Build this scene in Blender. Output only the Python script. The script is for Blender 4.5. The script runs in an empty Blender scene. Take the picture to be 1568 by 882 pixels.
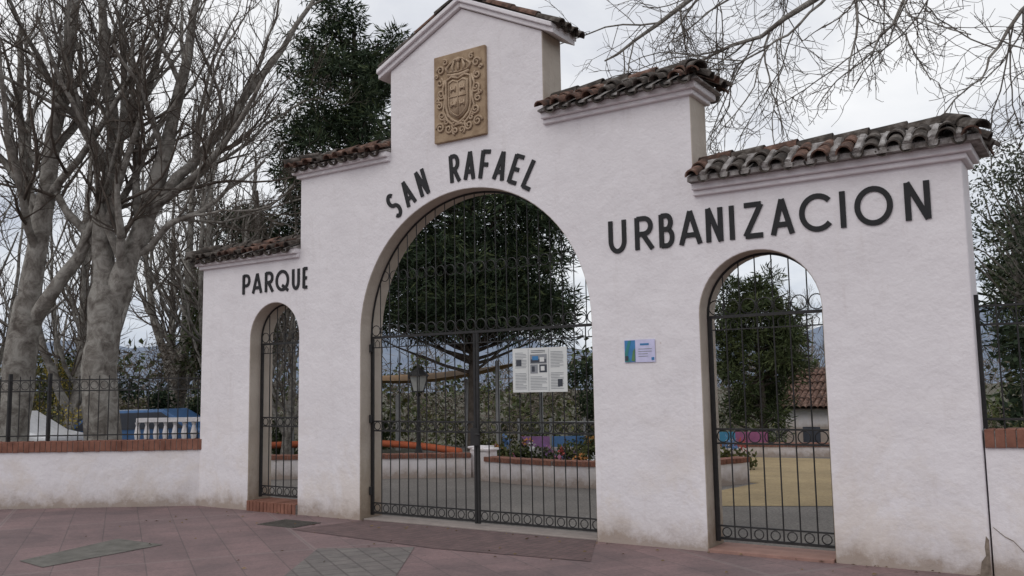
import bpy, math, random
import numpy as np
from mathutils import Vector, Matrix, noise
random.seed(7); rng=np.random.default_rng(7)
S=bpy.context.scene
S.view_settings.view_transform='Standard'; S.view_settings.look='None'; S.view_settings.exposure=0

# ---------------------------------------------------------------- helpers
def link(o,parent=None):
    S.collection.objects.link(o)
    if parent is not None: o.parent=parent
    return o
def empty(name):
    e=bpy.data.objects.new(name,None); e.empty_display_size=.2
    return link(e)
def meshobj(name,V,F,mats,parent=None,smooth=False,mi=None):
    me=bpy.data.meshes.new(name)
    me.from_pydata([tuple(v) for v in V],[],[tuple(f) for f in F])
    if not isinstance(mats,(list,tuple)): mats=[mats]
    for m in mats: me.materials.append(m)
    if mi is not None: me.polygons.foreach_set('material_index',np.array(mi,dtype=np.int32))
    if smooth: me.polygons.foreach_set('use_smooth',np.ones(len(me.polygons),dtype=bool))
    me.update()
    return link(bpy.data.objects.new(name,me),parent)
def npmesh(name,V,Q,mats,parent=None,smooth=False,mi=None):
    V=np.asarray(V,dtype=np.float32).reshape(-1,3); Q=np.asarray(Q,dtype=np.int32)
    k=Q.shape[1]
    me=bpy.data.meshes.new(name)
    me.vertices.add(len(V)); me.vertices.foreach_set('co',V.ravel())
    me.loops.add(Q.size); me.loops.foreach_set('vertex_index',Q.ravel())
    me.polygons.add(len(Q)); me.polygons.foreach_set('loop_start',np.arange(0,Q.size,k,dtype=np.int32))
    try: me.polygons.foreach_set('loop_total',np.full(len(Q),k,dtype=np.int32))
    except Exception: pass
    if not isinstance(mats,(list,tuple)): mats=[mats]
    for m in mats: me.materials.append(m)
    if mi is not None: me.polygons.foreach_set('material_index',np.asarray(mi,dtype=np.int32))
    if smooth: me.polygons.foreach_set('use_smooth',np.ones(len(Q),dtype=bool))
    me.update(calc_edges=True)
    return link(bpy.data.objects.new(name,me),parent)

class G:
    """accumulate polygon geometry"""
    def __init__(s): s.V=[];s.F=[];s.M=[]
    def add(s,vs,fs,m=0):
        b=len(s.V); s.V+= [tuple(v) for v in vs]; s.F+=[tuple(i+b for i in f) for f in fs]; s.M+=[m]*len(fs)
    def box(s,a,b,m=0):
        x0,y0,z0=a;x1,y1,z1=b
        v=[(x0,y0,z0),(x1,y0,z0),(x1,y1,z0),(x0,y1,z0),(x0,y0,z1),(x1,y0,z1),(x1,y1,z1),(x0,y1,z1)]
        s.add(v,[(0,3,2,1),(4,5,6,7),(0,1,5,4),(1,2,6,5),(2,3,7,6),(3,0,4,7)],m)
    def obox(s,p,q,w,h,m=0,up=(0,0,1)):
        """box beam from p to q (centre line), width w, height h"""
        p=Vector(p);q=Vector(q);d=(q-p).normalized();u=Vector(up)
        if abs(d.dot(u))>.98:u=Vector((0,1,0))
        r=d.cross(u).normalized();u=r.cross(d)
        v=[]
        for c in(p,q):
            for a,b in((-1,-1),(1,-1),(1,1),(-1,1)): v.append(c+r*a*w/2+u*b*h/2)
        s.add(v,[(0,1,2,3),(7,6,5,4),(0,4,5,1),(1,5,6,2),(2,6,7,3),(3,7,4,0)],m)
    def tube(s,pts,r,k=8,m=0,closed=False,cap=True):
        pts=[Vector(p) for p in pts];n=len(pts)
        R=r if isinstance(r,(list,tuple)) else [r]*n
        vs=[];prev=None
        for i,p in enumerate(pts):
            if closed: t=(pts[(i+1)%n]-pts[i-1]).normalized()
            else: t=(pts[min(i+1,n-1)]-pts[max(i-1,0)]).normalized()
            if prev is None:
                ref=Vector((0,0,1)) if abs(t.z)<.9 else Vector((0,1,0))
                nn=t.cross(ref).normalized()
            else: nn=(prev-t*prev.dot(t)).normalized()
            prev=nn;b=t.cross(nn)
            for j in range(k):
                a=2*math.pi*j/k; vs.append(p+(nn*math.cos(a)+b*math.sin(a))*R[i])
        fs=[]
        for i in range(n if closed else n-1):
            i2=(i+1)%n
            for j in range(k):
                j2=(j+1)%k; fs.append((i*k+j,i*k+j2,i2*k+j2,i2*k+j))
        if cap and not closed:
            fs.append(tuple(range(k-1,-1,-1)));fs.append(tuple((n-1)*k+j for j in range(k)))
        s.add(vs,fs,m)
    def prism(s,poly,y0,y1,m=0,mside=None):
        """poly in xz plane (list of (x,z)), extruded in y"""
        n=len(poly); v=[(x,y0,z) for x,z in poly]+[(x,y1,z) for x,z in poly]
        s.add(v,[tuple(range(n)),tuple(range(2*n-1,n-1,-1))],m)
        b=len(s.V)-2*n
        for i in range(n):
            j=(i+1)%n; s.F.append((b+i,b+n+i,b+n+j,b+j)); s.M.append(m if mside is None else mside)
    def lathe(s,c,prof,k=16,m=0):
        vs=[];c=Vector(c)
        for r,z in prof:
            for j in range(k):
                a=2*math.pi*j/k; vs.append(c+Vector((r*math.cos(a),r*math.sin(a),z)))
        fs=[(i*k+j,i*k+(j+1)%k,(i+1)*k+(j+1)%k,(i+1)*k+j) for i in range(len(prof)-1) for j in range(k)]
        s.add(vs,fs,m)
    def obj(s,name,mats,parent=None,smooth=False): return meshobj(name,s.V,s.F,mats,parent,smooth,s.M)

def bevel(o,w,seg=2,ang=35):
    b=o.modifiers.new('bevel','BEVEL');b.width=w;b.segments=seg;b.limit_method='ANGLE';b.angle_limit=math.radians(ang);return o

# ---------------------------------------------------------------- materials
def newmat(name):
    m=bpy.data.materials.new(name);m.use_nodes=True
    nt=m.node_tree; return m,nt,nt.nodes['Principled BSDF']
def N(nt,t,**kw):
    n=nt.nodes.new(t)
    for k,v in kw.items(): setattr(n,k,v)
    return n
def noisenode(nt,scale,detail=6,rough=.6,vec=None,dist=0):
    n=N(nt,'ShaderNodeTexNoise');n.inputs['Scale'].default_value=scale;n.inputs['Detail'].default_value=detail
    n.inputs['Roughness'].default_value=rough;n.inputs['Distortion'].default_value=dist
    if vec is None:
        tc=N(nt,'ShaderNodeTexCoord');vec=tc.outputs['Object']
    nt.links.new(vec,n.inputs['Vector']);return n
def ramp(nt,src,stops):
    r=N(nt,'ShaderNodeValToRGB');e=r.color_ramp.elements
    while len(e)<len(stops):e.new(.5)
    for i,(p,c) in enumerate(stops):
        e[i].position=p;e[i].color=(*c,1) if len(c)==3 else c
    nt.links.new(src,r.inputs['Fac']);return r
def mix(nt,a,b,fac,mode='MIX'):
    m=N(nt,'ShaderNodeMix',data_type='RGBA',blend_type=mode)
    for sock,v in((m.inputs[0],fac),(m.inputs[6],a),(m.inputs[7],b)):
        if hasattr(v,'links') or hasattr(v,'is_linked'): nt.links.new(v,sock)
        elif isinstance(v,(int,float)): sock.default_value=v
        else: sock.default_value=(*v,1)
    return m.outputs[2]
def bump(nt,bs,h,strength,dist=.01,prev=None):
    b=N(nt,'ShaderNodeBump');b.inputs['Strength'].default_value=strength;b.inputs['Distance'].default_value=dist
    nt.links.new(h,b.inputs['Height'])
    if prev: nt.links.new(prev,b.inputs['Normal'])
    nt.links.new(b.outputs[0],bs.inputs['Normal']);return b.outputs[0]
def mat(name,stops,scale=5,rough=.85,bs_=20,bst=.3,bdist=.01,detail=5,metal=0,spec=.3):
    m,nt,bs=newmat(name)
    n=noisenode(nt,scale,detail)
    r=ramp(nt,n.outputs[0],stops);nt.links.new(r.outputs[0],bs.inputs['Base Color'])
    bs.inputs['Roughness'].default_value=rough;bs.inputs['Metallic'].default_value=metal
    bs.inputs['Specular IOR Level'].default_value=spec
    if bst: bump(nt,bs,noisenode(nt,bs_,3).outputs[0],bst,bdist)
    return m
def zgrad(nt,z0,z1):
    tc=N(nt,'ShaderNodeTexCoord');sx=N(nt,'ShaderNodeSeparateXYZ');nt.links.new(tc.outputs['Object'],sx.inputs[0])
    mr=N(nt,'ShaderNodeMapRange');mr.inputs[1].default_value=z0;mr.inputs[2].default_value=z1
    nt.links.new(sx.outputs[2],mr.inputs[0]);return mr.outputs[0]
def math_(nt,op,a,b,clamp=False):
    m=N(nt,'ShaderNodeMath',operation=op);m.use_clamp=clamp
    for s,v in((m.inputs[0],a),(m.inputs[1],b)):
        if isinstance(v,(int,float)): s.default_value=v
        else: nt.links.new(v,s)
    return m.outputs[0]
def plaster(name,c1,c2,dirt,dirtz=.55):
    m,nt,bs=newmat(name)
    n1=noisenode(nt,1.3,6,.65);r=ramp(nt,n1.outputs[0],[(.3,c2),(.6,c1)])
    tc=N(nt,'ShaderNodeTexCoord');mp=N(nt,'ShaderNodeMapping');mp.inputs['Scale'].default_value=(5,5,.7)
    nt.links.new(tc.outputs['Object'],mp.inputs[0])
    n2=noisenode(nt,1.4,6,.7,mp.outputs[0]);r2=ramp(nt,n2.outputs[0],[(.55,(0,0,0)),(.80,(.42,.42,.42))])
    c=mix(nt,r.outputs[0],(c2[0]*.80,c2[1]*.76,c2[2]*.72),r2.outputs[0])
    g1=zgrad(nt,1.6,.2);n4=noisenode(nt,1.1,6,.75,dist=.4);r4=ramp(nt,n4.outputs[0],[(.46,(0,0,0)),(.62,(.7,.7,.7))])
    c=mix(nt,c,(c2[0]*.93,c2[1]*.87,c2[2]*.77),math_(nt,'MULTIPLY',g1,r4.outputs[0]))
    g=zgrad(nt,dirtz,0); n3=noisenode(nt,3.5,7,.75)
    gm=math_(nt,'ADD',math_(nt,'MULTIPLY',g,1.15),math_(nt,'MULTIPLY',math_(nt,'SUBTRACT',n3.outputs[0],.5),1.6))
    gm=math_(nt,'MULTIPLY',math_(nt,'POWER',math_(nt,'MAXIMUM',gm,0),2.2),g,True)
    c=mix(nt,c,dirt,math_(nt,'MULTIPLY',gm,.85,True))
    n5=noisenode(nt,8,4,.65);r5=ramp(nt,n5.outputs[0],[(.71,(0,0,0)),(.77,(.6,.6,.6))])
    c=mix(nt,c,(.42,.33,.27),r5.outputs[0])
    nt.links.new(c,bs.inputs['Base Color']);bs.inputs['Roughness'].default_value=.9;bs.inputs['Specular IOR Level'].default_value=.2
    p=bump(nt,bs,noisenode(nt,3.2,3).outputs[0],.6,.04)
    bump(nt,bs,noisenode(nt,38,5,.7).outputs[0],.6,.009,p)
    return m
M={}
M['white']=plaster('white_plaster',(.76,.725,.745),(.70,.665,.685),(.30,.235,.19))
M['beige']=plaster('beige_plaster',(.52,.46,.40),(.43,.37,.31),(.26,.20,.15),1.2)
M['stone']=mat('carved_stone',[(.3,(.26,.18,.115)),(.6,(.37,.27,.18))],9,.9,30,.6,.01)
M['stone_hi']=mat('carved_stone_relief',[(.3,(.32,.225,.15)),(.6,(.46,.35,.25))],12,.9,40,.6,.008)
M['mortar']=mat('lime_mortar',[(.3,(.12,.105,.095)),(.5,(.27,.25,.24)),(.7,(.45,.43,.42))],9,.95,25,.9,.03)
M['tile']=mat('clay_roof_tile',[(.30,(.03,.022,.02)),(.45,(.085,.05,.038)),(.58,(.17,.095,.07)),(.74,(.25,.20,.17))],7.5,.9,40,.6,.012)
M['tiledark']=mat('weathered_roof_tile',[(.3,(.022,.02,.019)),(.5,(.06,.048,.04)),(.72,(.20,.18,.165))],8,.9,40,.6,.012)
M['iron']=mat('black_painted_iron',[(.3,(.012,.012,.013)),(.7,(.028,.026,.026))],12,.5,60,0,.002,spec=.35)
M['black']=mat('black_letter_paint',[(.3,(.012,.012,.014)),(.7,(.02,.02,.022))],10,.6,60,0,.002)
def brickm(name,c1,c2,mort,sx,sy,msize=.012,rot=None):
    m,nt,bs=newmat(name)
    tc=N(nt,'ShaderNodeTexCoord');mp=N(nt,'ShaderNodeMapping')
    if rot: mp.inputs['Rotation'].default_value=rot
    nt.links.new(tc.outputs['Object'],mp.inputs[0])
    b=N(nt,'ShaderNodeTexBrick');b.offset=0
    nt.links.new(mp.outputs[0],b.inputs['Vector'])
    b.inputs['Color1'].default_value=(*c1,1);b.inputs['Color2'].default_value=(*c2,1);b.inputs['Mortar'].default_value=(*mort,1)
    b.inputs['Scale'].default_value=1;b.inputs['Mortar Size'].default_value=msize;b.inputs['Brick Width'].default_value=sx;b.inputs['Row Height'].default_value=sy
    n=noisenode(nt,5,7,.75);r=ramp(nt,n.outputs[0],[(.3,(.6,.6,.6)),(.7,(1.15,1.12,1.1))])
    c=mix(nt,b.outputs['Color'],r.outputs[0],1.,'MULTIPLY')
    nt.links.new(c,bs.inputs['Base Color']);bs.inputs['Roughness'].default_value=.85
    inv=math_(nt,'SUBTRACT',1,b.outputs['Fac']);p=bump(nt,bs,inv,.5,.006);bump(nt,bs,noisenode(nt,60,4).outputs[0],.3,.005,p)
    return m
M['brick']=mat('red_brick',[(.3,(.14,.06,.042)),(.7,(.27,.125,.088))],5,.9,50,.5,.008)
m,nt,bs=newmat('grey_bark')
n1=noisenode(nt,4.5,7,.7,dist=.6);r=ramp(nt,n1.outputs[0],[(.33,(.085,.07,.06)),(.46,(.20,.18,.16)),(.6,(.35,.33,.30))])
nt.links.new(r.outputs[0],bs.inputs['Base Color']);bs.inputs['Roughness'].default_value=.95
bump(nt,bs,noisenode(nt,14,6,.75,dist=1).outputs[0],.9,.04);M['bark']=m
M['twig']=mat('bare_twig_bark',[(.3,(.065,.052,.044)),(.7,(.15,.125,.105))],6,.95,30,0,detail=2)
def leafm(name,a,b,c,scale=1.6):
    m,nt,bs=newmat(name)
    n=noisenode(nt,scale,3,.7);r=ramp(nt,n.outputs[0],[(.32,a),(.5,b),(.68,c)])
    n2=noisenode(nt,22,1);r2=ramp(nt,n2.outputs[0],[(.35,(.6,.6,.6)),(.65,(1.3,1.3,1.2))])
    col=mix(nt,r.outputs[0],r2.outputs[0],1.,'MULTIPLY')
    nt.links.new(col,bs.inputs['Base Color']);bs.inputs['Roughness'].default_value=.75;bs.inputs['Specular IOR Level'].default_value=.2
    return m
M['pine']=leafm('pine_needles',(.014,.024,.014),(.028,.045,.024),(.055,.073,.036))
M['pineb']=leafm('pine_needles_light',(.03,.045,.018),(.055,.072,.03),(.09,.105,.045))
M['olive']=leafm('olive_leaves',(.04,.05,.035),(.075,.09,.06),(.12,.13,.09),3)
M['shrub']=leafm('shrub_leaves',(.03,.04,.015),(.07,.08,.03),(.13,.12,.045),2)
M['yellow']=leafm('yellow_blossom',(.16,.13,.03),(.27,.21,.05),(.38,.30,.08),3)
M['brownsh']=leafm('dry_shrub',(.08,.065,.055),(.13,.105,.09),(.19,.155,.135),2)

m,nt,bs=newmat('red_paving')
tc=N(nt,'ShaderNodeTexCoord');mp=N(nt,'ShaderNodeMapping');mp.inputs['Rotation'].default_value=(0,0,math.radians(33));nt.links.new(tc.outputs['Object'],mp.inputs[0])
b=N(nt,'ShaderNodeTexBrick');b.offset=0;nt.links.new(mp.outputs[0],b.inputs['Vector'])
for k,v in(('Color1',(.205,.135,.133,1)),('Color2',(.165,.112,.111,1)),('Mortar',(.115,.085,.083,1))): b.inputs[k].default_value=v
b.inputs['Scale'].default_value=1;b.inputs['Mortar Size'].default_value=.005;b.inputs['Brick Width'].default_value=.4;b.inputs['Row Height'].default_value=.4
b2=N(nt,'ShaderNodeTexBrick');b2.offset=0;nt.links.new(mp.outputs[0],b2.inputs['Vector'])
b2.inputs['Scale'].default_value=1;b2.inputs['Mortar Size'].default_value=.03;b2.inputs['Brick Width'].default_value=3.2;b2.inputs['Row Height'].default_value=3.2
n=noisenode(nt,.7,8,.75,dist=.5);r=ramp(nt,n.outputs[0],[(.3,(.60,.63,.66)),(.48,(.95,.95,.96)),(.7,(1.35,1.3,1.3))])
c=mix(nt,b.outputs['Color'],r.outputs[0],1.,'MULTIPLY')
n=noisenode(nt,26,5,.8);r=ramp(nt,n.outputs[0],[(.3,(.72,.72,.72)),(.7,(1.2,1.2,1.2))]);c=mix(nt,c,r.outputs[0],1.,'MULTIPLY')
n=noisenode(nt,5,4,.6);r=ramp(nt,n.outputs[0],[(.68,(0,0,0)),(.74,(.55,.55,.55))]);c=mix(nt,c,(.08,.065,.06),r.outputs[0])
f=math_(nt,'MULTIPLY',b2.outputs['Fac'],.25);c=mix(nt,c,(.30,.25,.24),f)
nt.links.new(c,bs.inputs['Base Color']);bs.inputs['Roughness'].default_value=.7
inv=math_(nt,'SUBTRACT',1,b.outputs['Fac']);p=bump(nt,bs,inv,.5,.005);bump(nt,bs,noisenode(nt,90,4).outputs[0],.3,.004,p)
M['pave']=m
def gravel(name,a,b_,c_,sc=45):
    m,nt,bs=newmat(name)
    n=noisenode(nt,sc,5,.8);r=ramp(nt,n.outputs[0],[(.3,a),(.5,b_),(.7,c_)])
    n2=noisenode(nt,.8,6,.7);r2=ramp(nt,n2.outputs[0],[(.3,(.7,.7,.7)),(.7,(1.15,1.15,1.15))])
    nt.links.new(mix(nt,r.outputs[0],r2.outputs[0],1.,'MULTIPLY'),bs.inputs['Base Color']);bs.inputs['Roughness'].default_value=.95
    bump(nt,bs,n.outputs[0],.6,.02);return m
M['gravel']=gravel('gravel',(.07,.062,.056),(.17,.155,.142),(.30,.275,.25),28)
M['sand']=gravel('yellow_sand',(.24,.175,.09),(.34,.255,.135),(.42,.33,.20),20)
M['earth']=gravel('earth_and_grass',(.035,.035,.02),(.07,.067,.04),(.12,.105,.07),6)
def flat(name,c,rough=.7,v=.12):
    return mat(name,[(.3,tuple(x*(1-v) for x in c)),(.7,tuple(min(1,x*(1+v)) for x in c))],8,rough,40,0,.003,detail=3)

# ---------------------------------------------------------------- facade
XL,X1,X2,X3,X4,XR=-1.46,.58,2.2,4.49,6.245,8.69
T=.42
arches=[(.085,.485,2.35),(3.36,1.67,2.31),(6.85,.595,2.30)]
poly=[(XL,-.3)]
for c,r,sp in arches:
    poly.append((c-r,-.3))
    nseg=40 if r>1 else 24
    for i in range(nseg+1):
        a=math.pi*(1-i/nseg); poly.append((c+r*math.cos(a),sp+r*math.sin(a)))
    poly.append((c+r,-.3))
poly+=[(XR,-.3),(XR,3.62),(X4,3.62),(X4,4.68),(X3,4.68),(X3,5.68),(3.345,6.24),(X2,5.68),(X2,4.62),(X1,4.62),(X1,3.54),(XL,3.54)]
wall=empty('park_gateway_wall')
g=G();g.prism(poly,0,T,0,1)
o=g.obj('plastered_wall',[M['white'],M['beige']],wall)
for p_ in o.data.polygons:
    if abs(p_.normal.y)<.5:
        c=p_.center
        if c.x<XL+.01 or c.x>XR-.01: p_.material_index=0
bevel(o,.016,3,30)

def half_tube(g,a,b,up,ra,rb,th=.014,seg=8,m=0,span=math.pi):
    a=Vector(a);b=Vector(b);ax=(b-a).normalized();side=ax.cross(Vector(up)).normalized();u=side.cross(ax)
    vs=[]
    for c,r in((a,ra),(b,rb)):
        for rr in(r,r-th):
            for i in range(seg+1):
                t=(math.pi-span)/2+span*i/seg; vs.append(c+side*math.cos(t)*rr+u*math.sin(t)*rr)
    n=seg+1;fs=[]
    for i in range(seg):
        fs.append((i,i+1,2*n+i+1,2*n+i));fs.append((n+i+1,n+i,3*n+i,3*n+i+1))
        fs.append((i+1,i,n+i,n+i+1));fs.append((2*n+i,2*n+i+1,3*n+i+1,3*n+i))
    fs.append((0,2*n,3*n,n));fs.append((seg,n+seg,3*n+seg,2*n+seg))
    g.add(vs,fs,m)
def J(s=.008): return random.uniform(-s,s)
def lumps(g,a,b,r,n):
    a=Vector(a);b=Vector(b);pts=[a.lerp(b,i/n)+Vector((J(.008),0,J(.008))) for i in range(n+1)]
    g.tube(pts,[r*random.uniform(.7,1.2) for _ in pts],7)
def roof(name,x0,x1,zc,ze,zr,hipL,hipR,ov=.19,pitch=.2,mo=0.09,mort=False,tr=.074):
    par=wall
    g=G()
    cl=mo if hipL else -.002; cr=mo if hipR else -.002
    g.box((x0-cl*.5,-mo*.5,zc),(x1+cr*.5,T+mo*.5,zc+.055))
    g.box((x0-cl,-mo,zc+.052),(x1+cr,T+mo,zc+.125))
    bevel(g.obj(name+'_cornice',[M['white']],par),.014,3)
    yc=T/2; W=yc+ov
    xa=x0-(ov if hipL else 0); xb=x1+(ov if hipR else 0)
    ra=xa+(W*.8 if hipL else 0); rb=xb-(W*.8 if hipR else 0)
    g=G(); i=.05 if not mort else .02; zb=zc+.122
    il=i if hipL else 0; ir=i if hipR else 0
    mz=.025 if mort else 0
    v=[(xa+il,-ov+i,zb),(xb-ir,-ov+i,zb),(xb-ir,T+ov-i,zb),(xa+il,T+ov-i,zb),
       (xa+il,-ov+i,ze+mz),(xb-ir,-ov+i,ze+mz),(xb-ir,T+ov-i,ze+mz),(xa+il,T+ov-i,ze+mz),(ra,yc,zr-.01+mz),(rb,yc,zr-.01+mz)]
    g.add(v,[(3,2,1,0),(0,1,5,4),(1,2,6,5),(2,3,7,6),(3,0,4,7),(4,5,9,8),(6,7,8,9),(5,6,9),(7,4,8)])
    gm=g
    g=G()
    def course(e,t,m):
        e=Vector(e);t=Vector(t);L=(t-e).length
        if L<.08:return
        d=(t-e)/L;n=2 if L>.3 else 1
        for k in range(n):
            a=e+d*(L*k/n-(.02 if k else 0));b_=e+d*(L*(k+1)/n)
            lift=.012*k
            a=a+Vector((J(.012),J(.012),lift+J(.01)));b_=b_+Vector((J(.01),J(.005),lift-.004+J(.006)))
            half_tube(g,a,b_,(J(.12),0,1),tr+J(.008),tr*.83,m=m)
    nx=int((xb-xa)/pitch)
    for s in(0,1):
        for k in range(nx+1):
            x=xa+.07+(xb-xa-.14)*k/nx
            f=1.
            if hipL and x<ra:f=min(f,(x-xa)/(ra-xa))
            if hipR and x>rb:f=min(f,(xb-x)/(xb-rb))
            ye=-ov-.02+J(.02) if s==0 else T+ov+.02
            yt=ye+(yc-ye)*f;zt=ze+(zr-ze)*f
            course((x,ye,ze+.01),(x,yt,zt+.01),random.choice((0,1,1) if mort else (0,0,1)))
            xc=x+(xb-xa-.14)/nx/2
            if k<nx:
                ff=max(f*.8,.3)
                a=Vector((xc,ye+.015,ze-.01));b_=Vector((xc,ye+(yc-ye)*ff,ze+(zr-ze)*ff-.01))
                if mort:
                    lumps(gm,a+Vector((0,.03,.035)),b_+Vector((0,0,.05)),.042,5)
                    half_tube(g,a+Vector((0,0,.012)),b_,(0,0,-1),.06,.05,m=1)
                else: half_tube(g,a,b_,(0,0,-1),.07,.06,m=1)
    for hip,xe,xt,sg in((hipL,xa,ra,-1),(hipR,xb,rb,1)):
        if not hip: continue
        ny=max(3,int((T+2*ov)/pitch))
        for k in range(ny+1):
            y=-ov+.06+(T+2*ov-.12)*k/ny
            f=1-abs(y-yc)/W
            if f<.15:f=.15
            course((xe+sg*.02,y,ze+.01),(xe+(xt-xe)*f,y,ze+(zr-ze)*f+.01),random.choice((0,1)))
        for yy in(-ov,T+ov):
            a=Vector((xe,yy,ze+.05));b_=Vector((xt,yc,zr+.05));
            for k in range(2):
                half_tube(g,a.lerp(b_,k*.5-.03*k)+Vector((0,0,.012*k)),a.lerp(b_,(k+1)*.5)+Vector((0,0,.012*k)),(0,0,1),.085,.07,m=1)
    L=rb-ra; n=max(2,round(L/.34))
    for k in range(n):
        a=Vector((rb-L*k/n+.02,yc+J(),zr+.035+J(.01)));b_=Vector((rb-L*(k+1)/n-.03,yc+J(),zr+.015))
        half_tube(g,b_+Vector((0,0,.008)),a,(0,0,1),.066,.088,m=random.choice((0,1,1)))
        lumps(gm,a+Vector((0,-.08,-.03)),b_+Vector((0,-.08,-.03)),.03,4)
    gm.obj(name+'_mortar_bed',[M['mortar']],par)
    g.obj(name+'_tiles',[M['tile'],M['tiledark']],par)
roof('right_wing',X4+.003,XR,3.50,3.645,3.86,False,True,mort=True,pitch=.215)
roof('right_shoulder',X3+.003,X4,4.56,4.70,4.90,False,True,tr=.07)
roof('left_shoulder',X1,X2-.003,4.50,4.635,4.77,True,False,ov=.16,tr=.062,pitch=.18)
roof('left_wing',XL,X1-.003,3.42,3.555,3.69,True,False,ov=.16,tr=.062,pitch=.18)
# tower gable
g=G();ax_,az=3.345,6.24;ez=5.68;ovx=.17
sl=(az-ez)/(ax_-X2)
def rakepoly(side,t0,t1):
    xe=X2-ovx if side<0 else X3+ovx
    ze_=az-sl*abs(xe-ax_)
    return [(ax_,az+t0),(xe,ze_+t0),(xe,ze_+t1),(ax_,az+t1)]
for sd in(-1,1):
    p1=rakepoly(sd,.002,.065)
    g.prism(p1 if sd<0 else p1[::-1],-.045,T+.045)
    p2=rakepoly(sd,.063,.12)
    g.prism(p2 if sd<0 else p2[::-1],-.085,T+.085)
bevel(g.obj('gable_moulding',[M['white']],wall),.01,2)
g=G()
for sd in(-1,1):
    xe=X2-ovx+.02 if sd<0 else X3+ovx+.09
    n=4
    for y in np.linspace(.0,T+.04,4):
        for k in range(n):
            f0=k/n;f1=(k+1)/n
            e=Vector((xe,y,az-sl*abs(xe-ax_)+.135));t=Vector((ax_,y,az+.135))
            half_tube(g,e.lerp(t,max(0,f0-.03))+Vector((0,J(),.008*k)),e.lerp(t,f1)+Vector((0,J(),.008*k)),(0,0,1),.07,.058,m=random.choice((0,1)))
    for y in np.linspace(.07,T-.03,3):
        e=Vector((xe-.02*sd,y,az-sl*abs(xe-ax_)+.175));t=Vector((ax_,y,az+.17));half_tube(g,e,t,(0,0,-1),.06,.055,m=1)
half_tube(g,(ax_,-.06,az+.17),(ax_,.22,az+.165),(0,0,1),.085,.075);half_tube(g,(ax_,.17,az+.18),(ax_,T+.1,az+.17),(0,0,1),.085,.075)
g.obj('gable_roof_tiles',[M['tile'],M['tiledark']],wall)
pm=mat('exposed_render',[(.3,(.12,.095,.075)),(.7,(.26,.21,.17))],14,.95,40,.6,.01)
g=G();pp=[(8.60,0),(8.685,0),(8.686,.30),(8.665,.33),(8.65,.24),(8.655,.17),(8.62,.12)];g.add([(x,-.0035,z) for x,z in pp],[tuple(range(len(pp)))])
zz_=[(8.72,.40),(8.80,.33),(8.86,.30),(8.93,.22),(9.05,.18)]
for i in range(4):
    (x0,z0),(x1,z1)=zz_[i],zz_[i+1];g.add([(x0,.028,z0-.004),(x1,.028,z1-.004),(x1,.028,z1+.004),(x0,.028,z0+.004)],[(0,1,2,3)])
g.obj('exposed_render_and_crack',[pm],wall)

# ---------------------------------------------------------------- coat of arms
coat=empty('coat_of_arms_plaque')
cx,cz,w,h=3.33,5.135,.385,.545
g=G();g.box((cx-w,-.045,cz-h),(cx+w,.02,cz+h));bevel(g.obj('slab',[M['stone']],coat),.01,2)
g=G()
def P(x,z,y=-.055): return (cx+x,y,cz+z)
sh=[(-.15,.17),(-.15,-.12),(-.13,-.2),(-.07,-.26),(0,-.3),(.07,-.26),(.13,-.2),(.15,-.12),(.15,.17),(.08,.2),(0,.17),(-.08,.2)]
g.prism([(cx+x,cz+z) for x,z in sh][::-1],-.07,-.04)
sh2=[(x*1.22,(z+.03)*1.18-.03) for x,z in sh]
g.tube([P(x,z) for x,z in sh2],.018,6,closed=True)
g.tube([P(x,z,-.072) for x,z in [(q[0]*.9,q[1]*.9) for q in sh]],.009,5,closed=True)
g.tube([P(0,.16,-.074),P(0,-.26,-.074)],.008,5);g.tube([P(-.14,-.02,-.074),P(.14,-.02,-.074)],.008,5)
for (x,z) in((-.07,.08),(.07,.08),(-.065,-.11),(.065,-.11)):
    g.tube([P(x-.03,z-.04,-.075),P(x-.03,z+.03,-.075)],.012,5);g.tube([P(x+.03,z-.04,-.075),P(x+.03,z+.03,-.075)],.012,5);g.tube([P(x-.035,z-.01,-.078),P(x+.035,z-.01,-.078)],.013,5)
g.tube([P(-.16,.27),P(-.08,.255),P(0,.25),P(.08,.255),P(.16,.27)],.022,6)
g.tube([P(-.15,.305),P(0,.29),P(.15,.305)],.012,6)
for i in range(5):
    x=-.16+.08*i; g.tube([P(x*.95,.3),P(x*1.15,.36),P(x*.75,.41+.02*(2-abs(i-2)))],[.018,.02,.012],6)
g.lathe((cx,-.06,cz+.43),[(0,-.03),(.025,-.015),(.03,0),(.025,.015),(0,.03)],8)
g.tube([P(-.12,.40),P(-.06,.445),P(0,.46),P(.06,.445),P(.12,.40)],.013,6)
def spiral(x,z,r,turns,sx,ph,rad=.016):
    pts=[]
    for i in range(int(12*turns)+1):
        a=ph+i/12*2*math.pi;q=r*(1-i/(12*turns)*.8);pts.append(P(sx*(x+q*math.cos(a)),z+q*math.sin(a),-.052-.012*i/(12*turns)))
    g.tube(pts,[rad*(1-.4*i/len(pts)) for i in range(len(pts))],6)
for s in(-1,1):
    for x,z,r,t,ph in((.27,.35,.06,1.4,0),(.28,.2,.055,1.3,2),(.26,.05,.06,1.5,4),(.29,-.09,.05,1.4,1),(.25,-.22,.06,1.5,3),(.28,-.37,.065,1.5,0),(.15,-.40,.06,1.4,2.5),(.05,-.44,.045,1.3,5),(.2,.44,.04,1.2,1),(.19,-.31,.04,1.2,.5),(.33,.28,.03,1,0),(.325,-.02,.03,1,2),(.07,-.35,.035,1,3)):
        spiral(x,z,r,t,s,ph)
    g.tube([P(s*.2,.22),P(s*.24,.1),P(s*.2,-.03),P(s*.23,-.16),P(s*.17,-.29),P(s*.08,-.37),P(0,-.36)],[.02,.016,.02,.016,.02,.014,.018],6)
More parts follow.
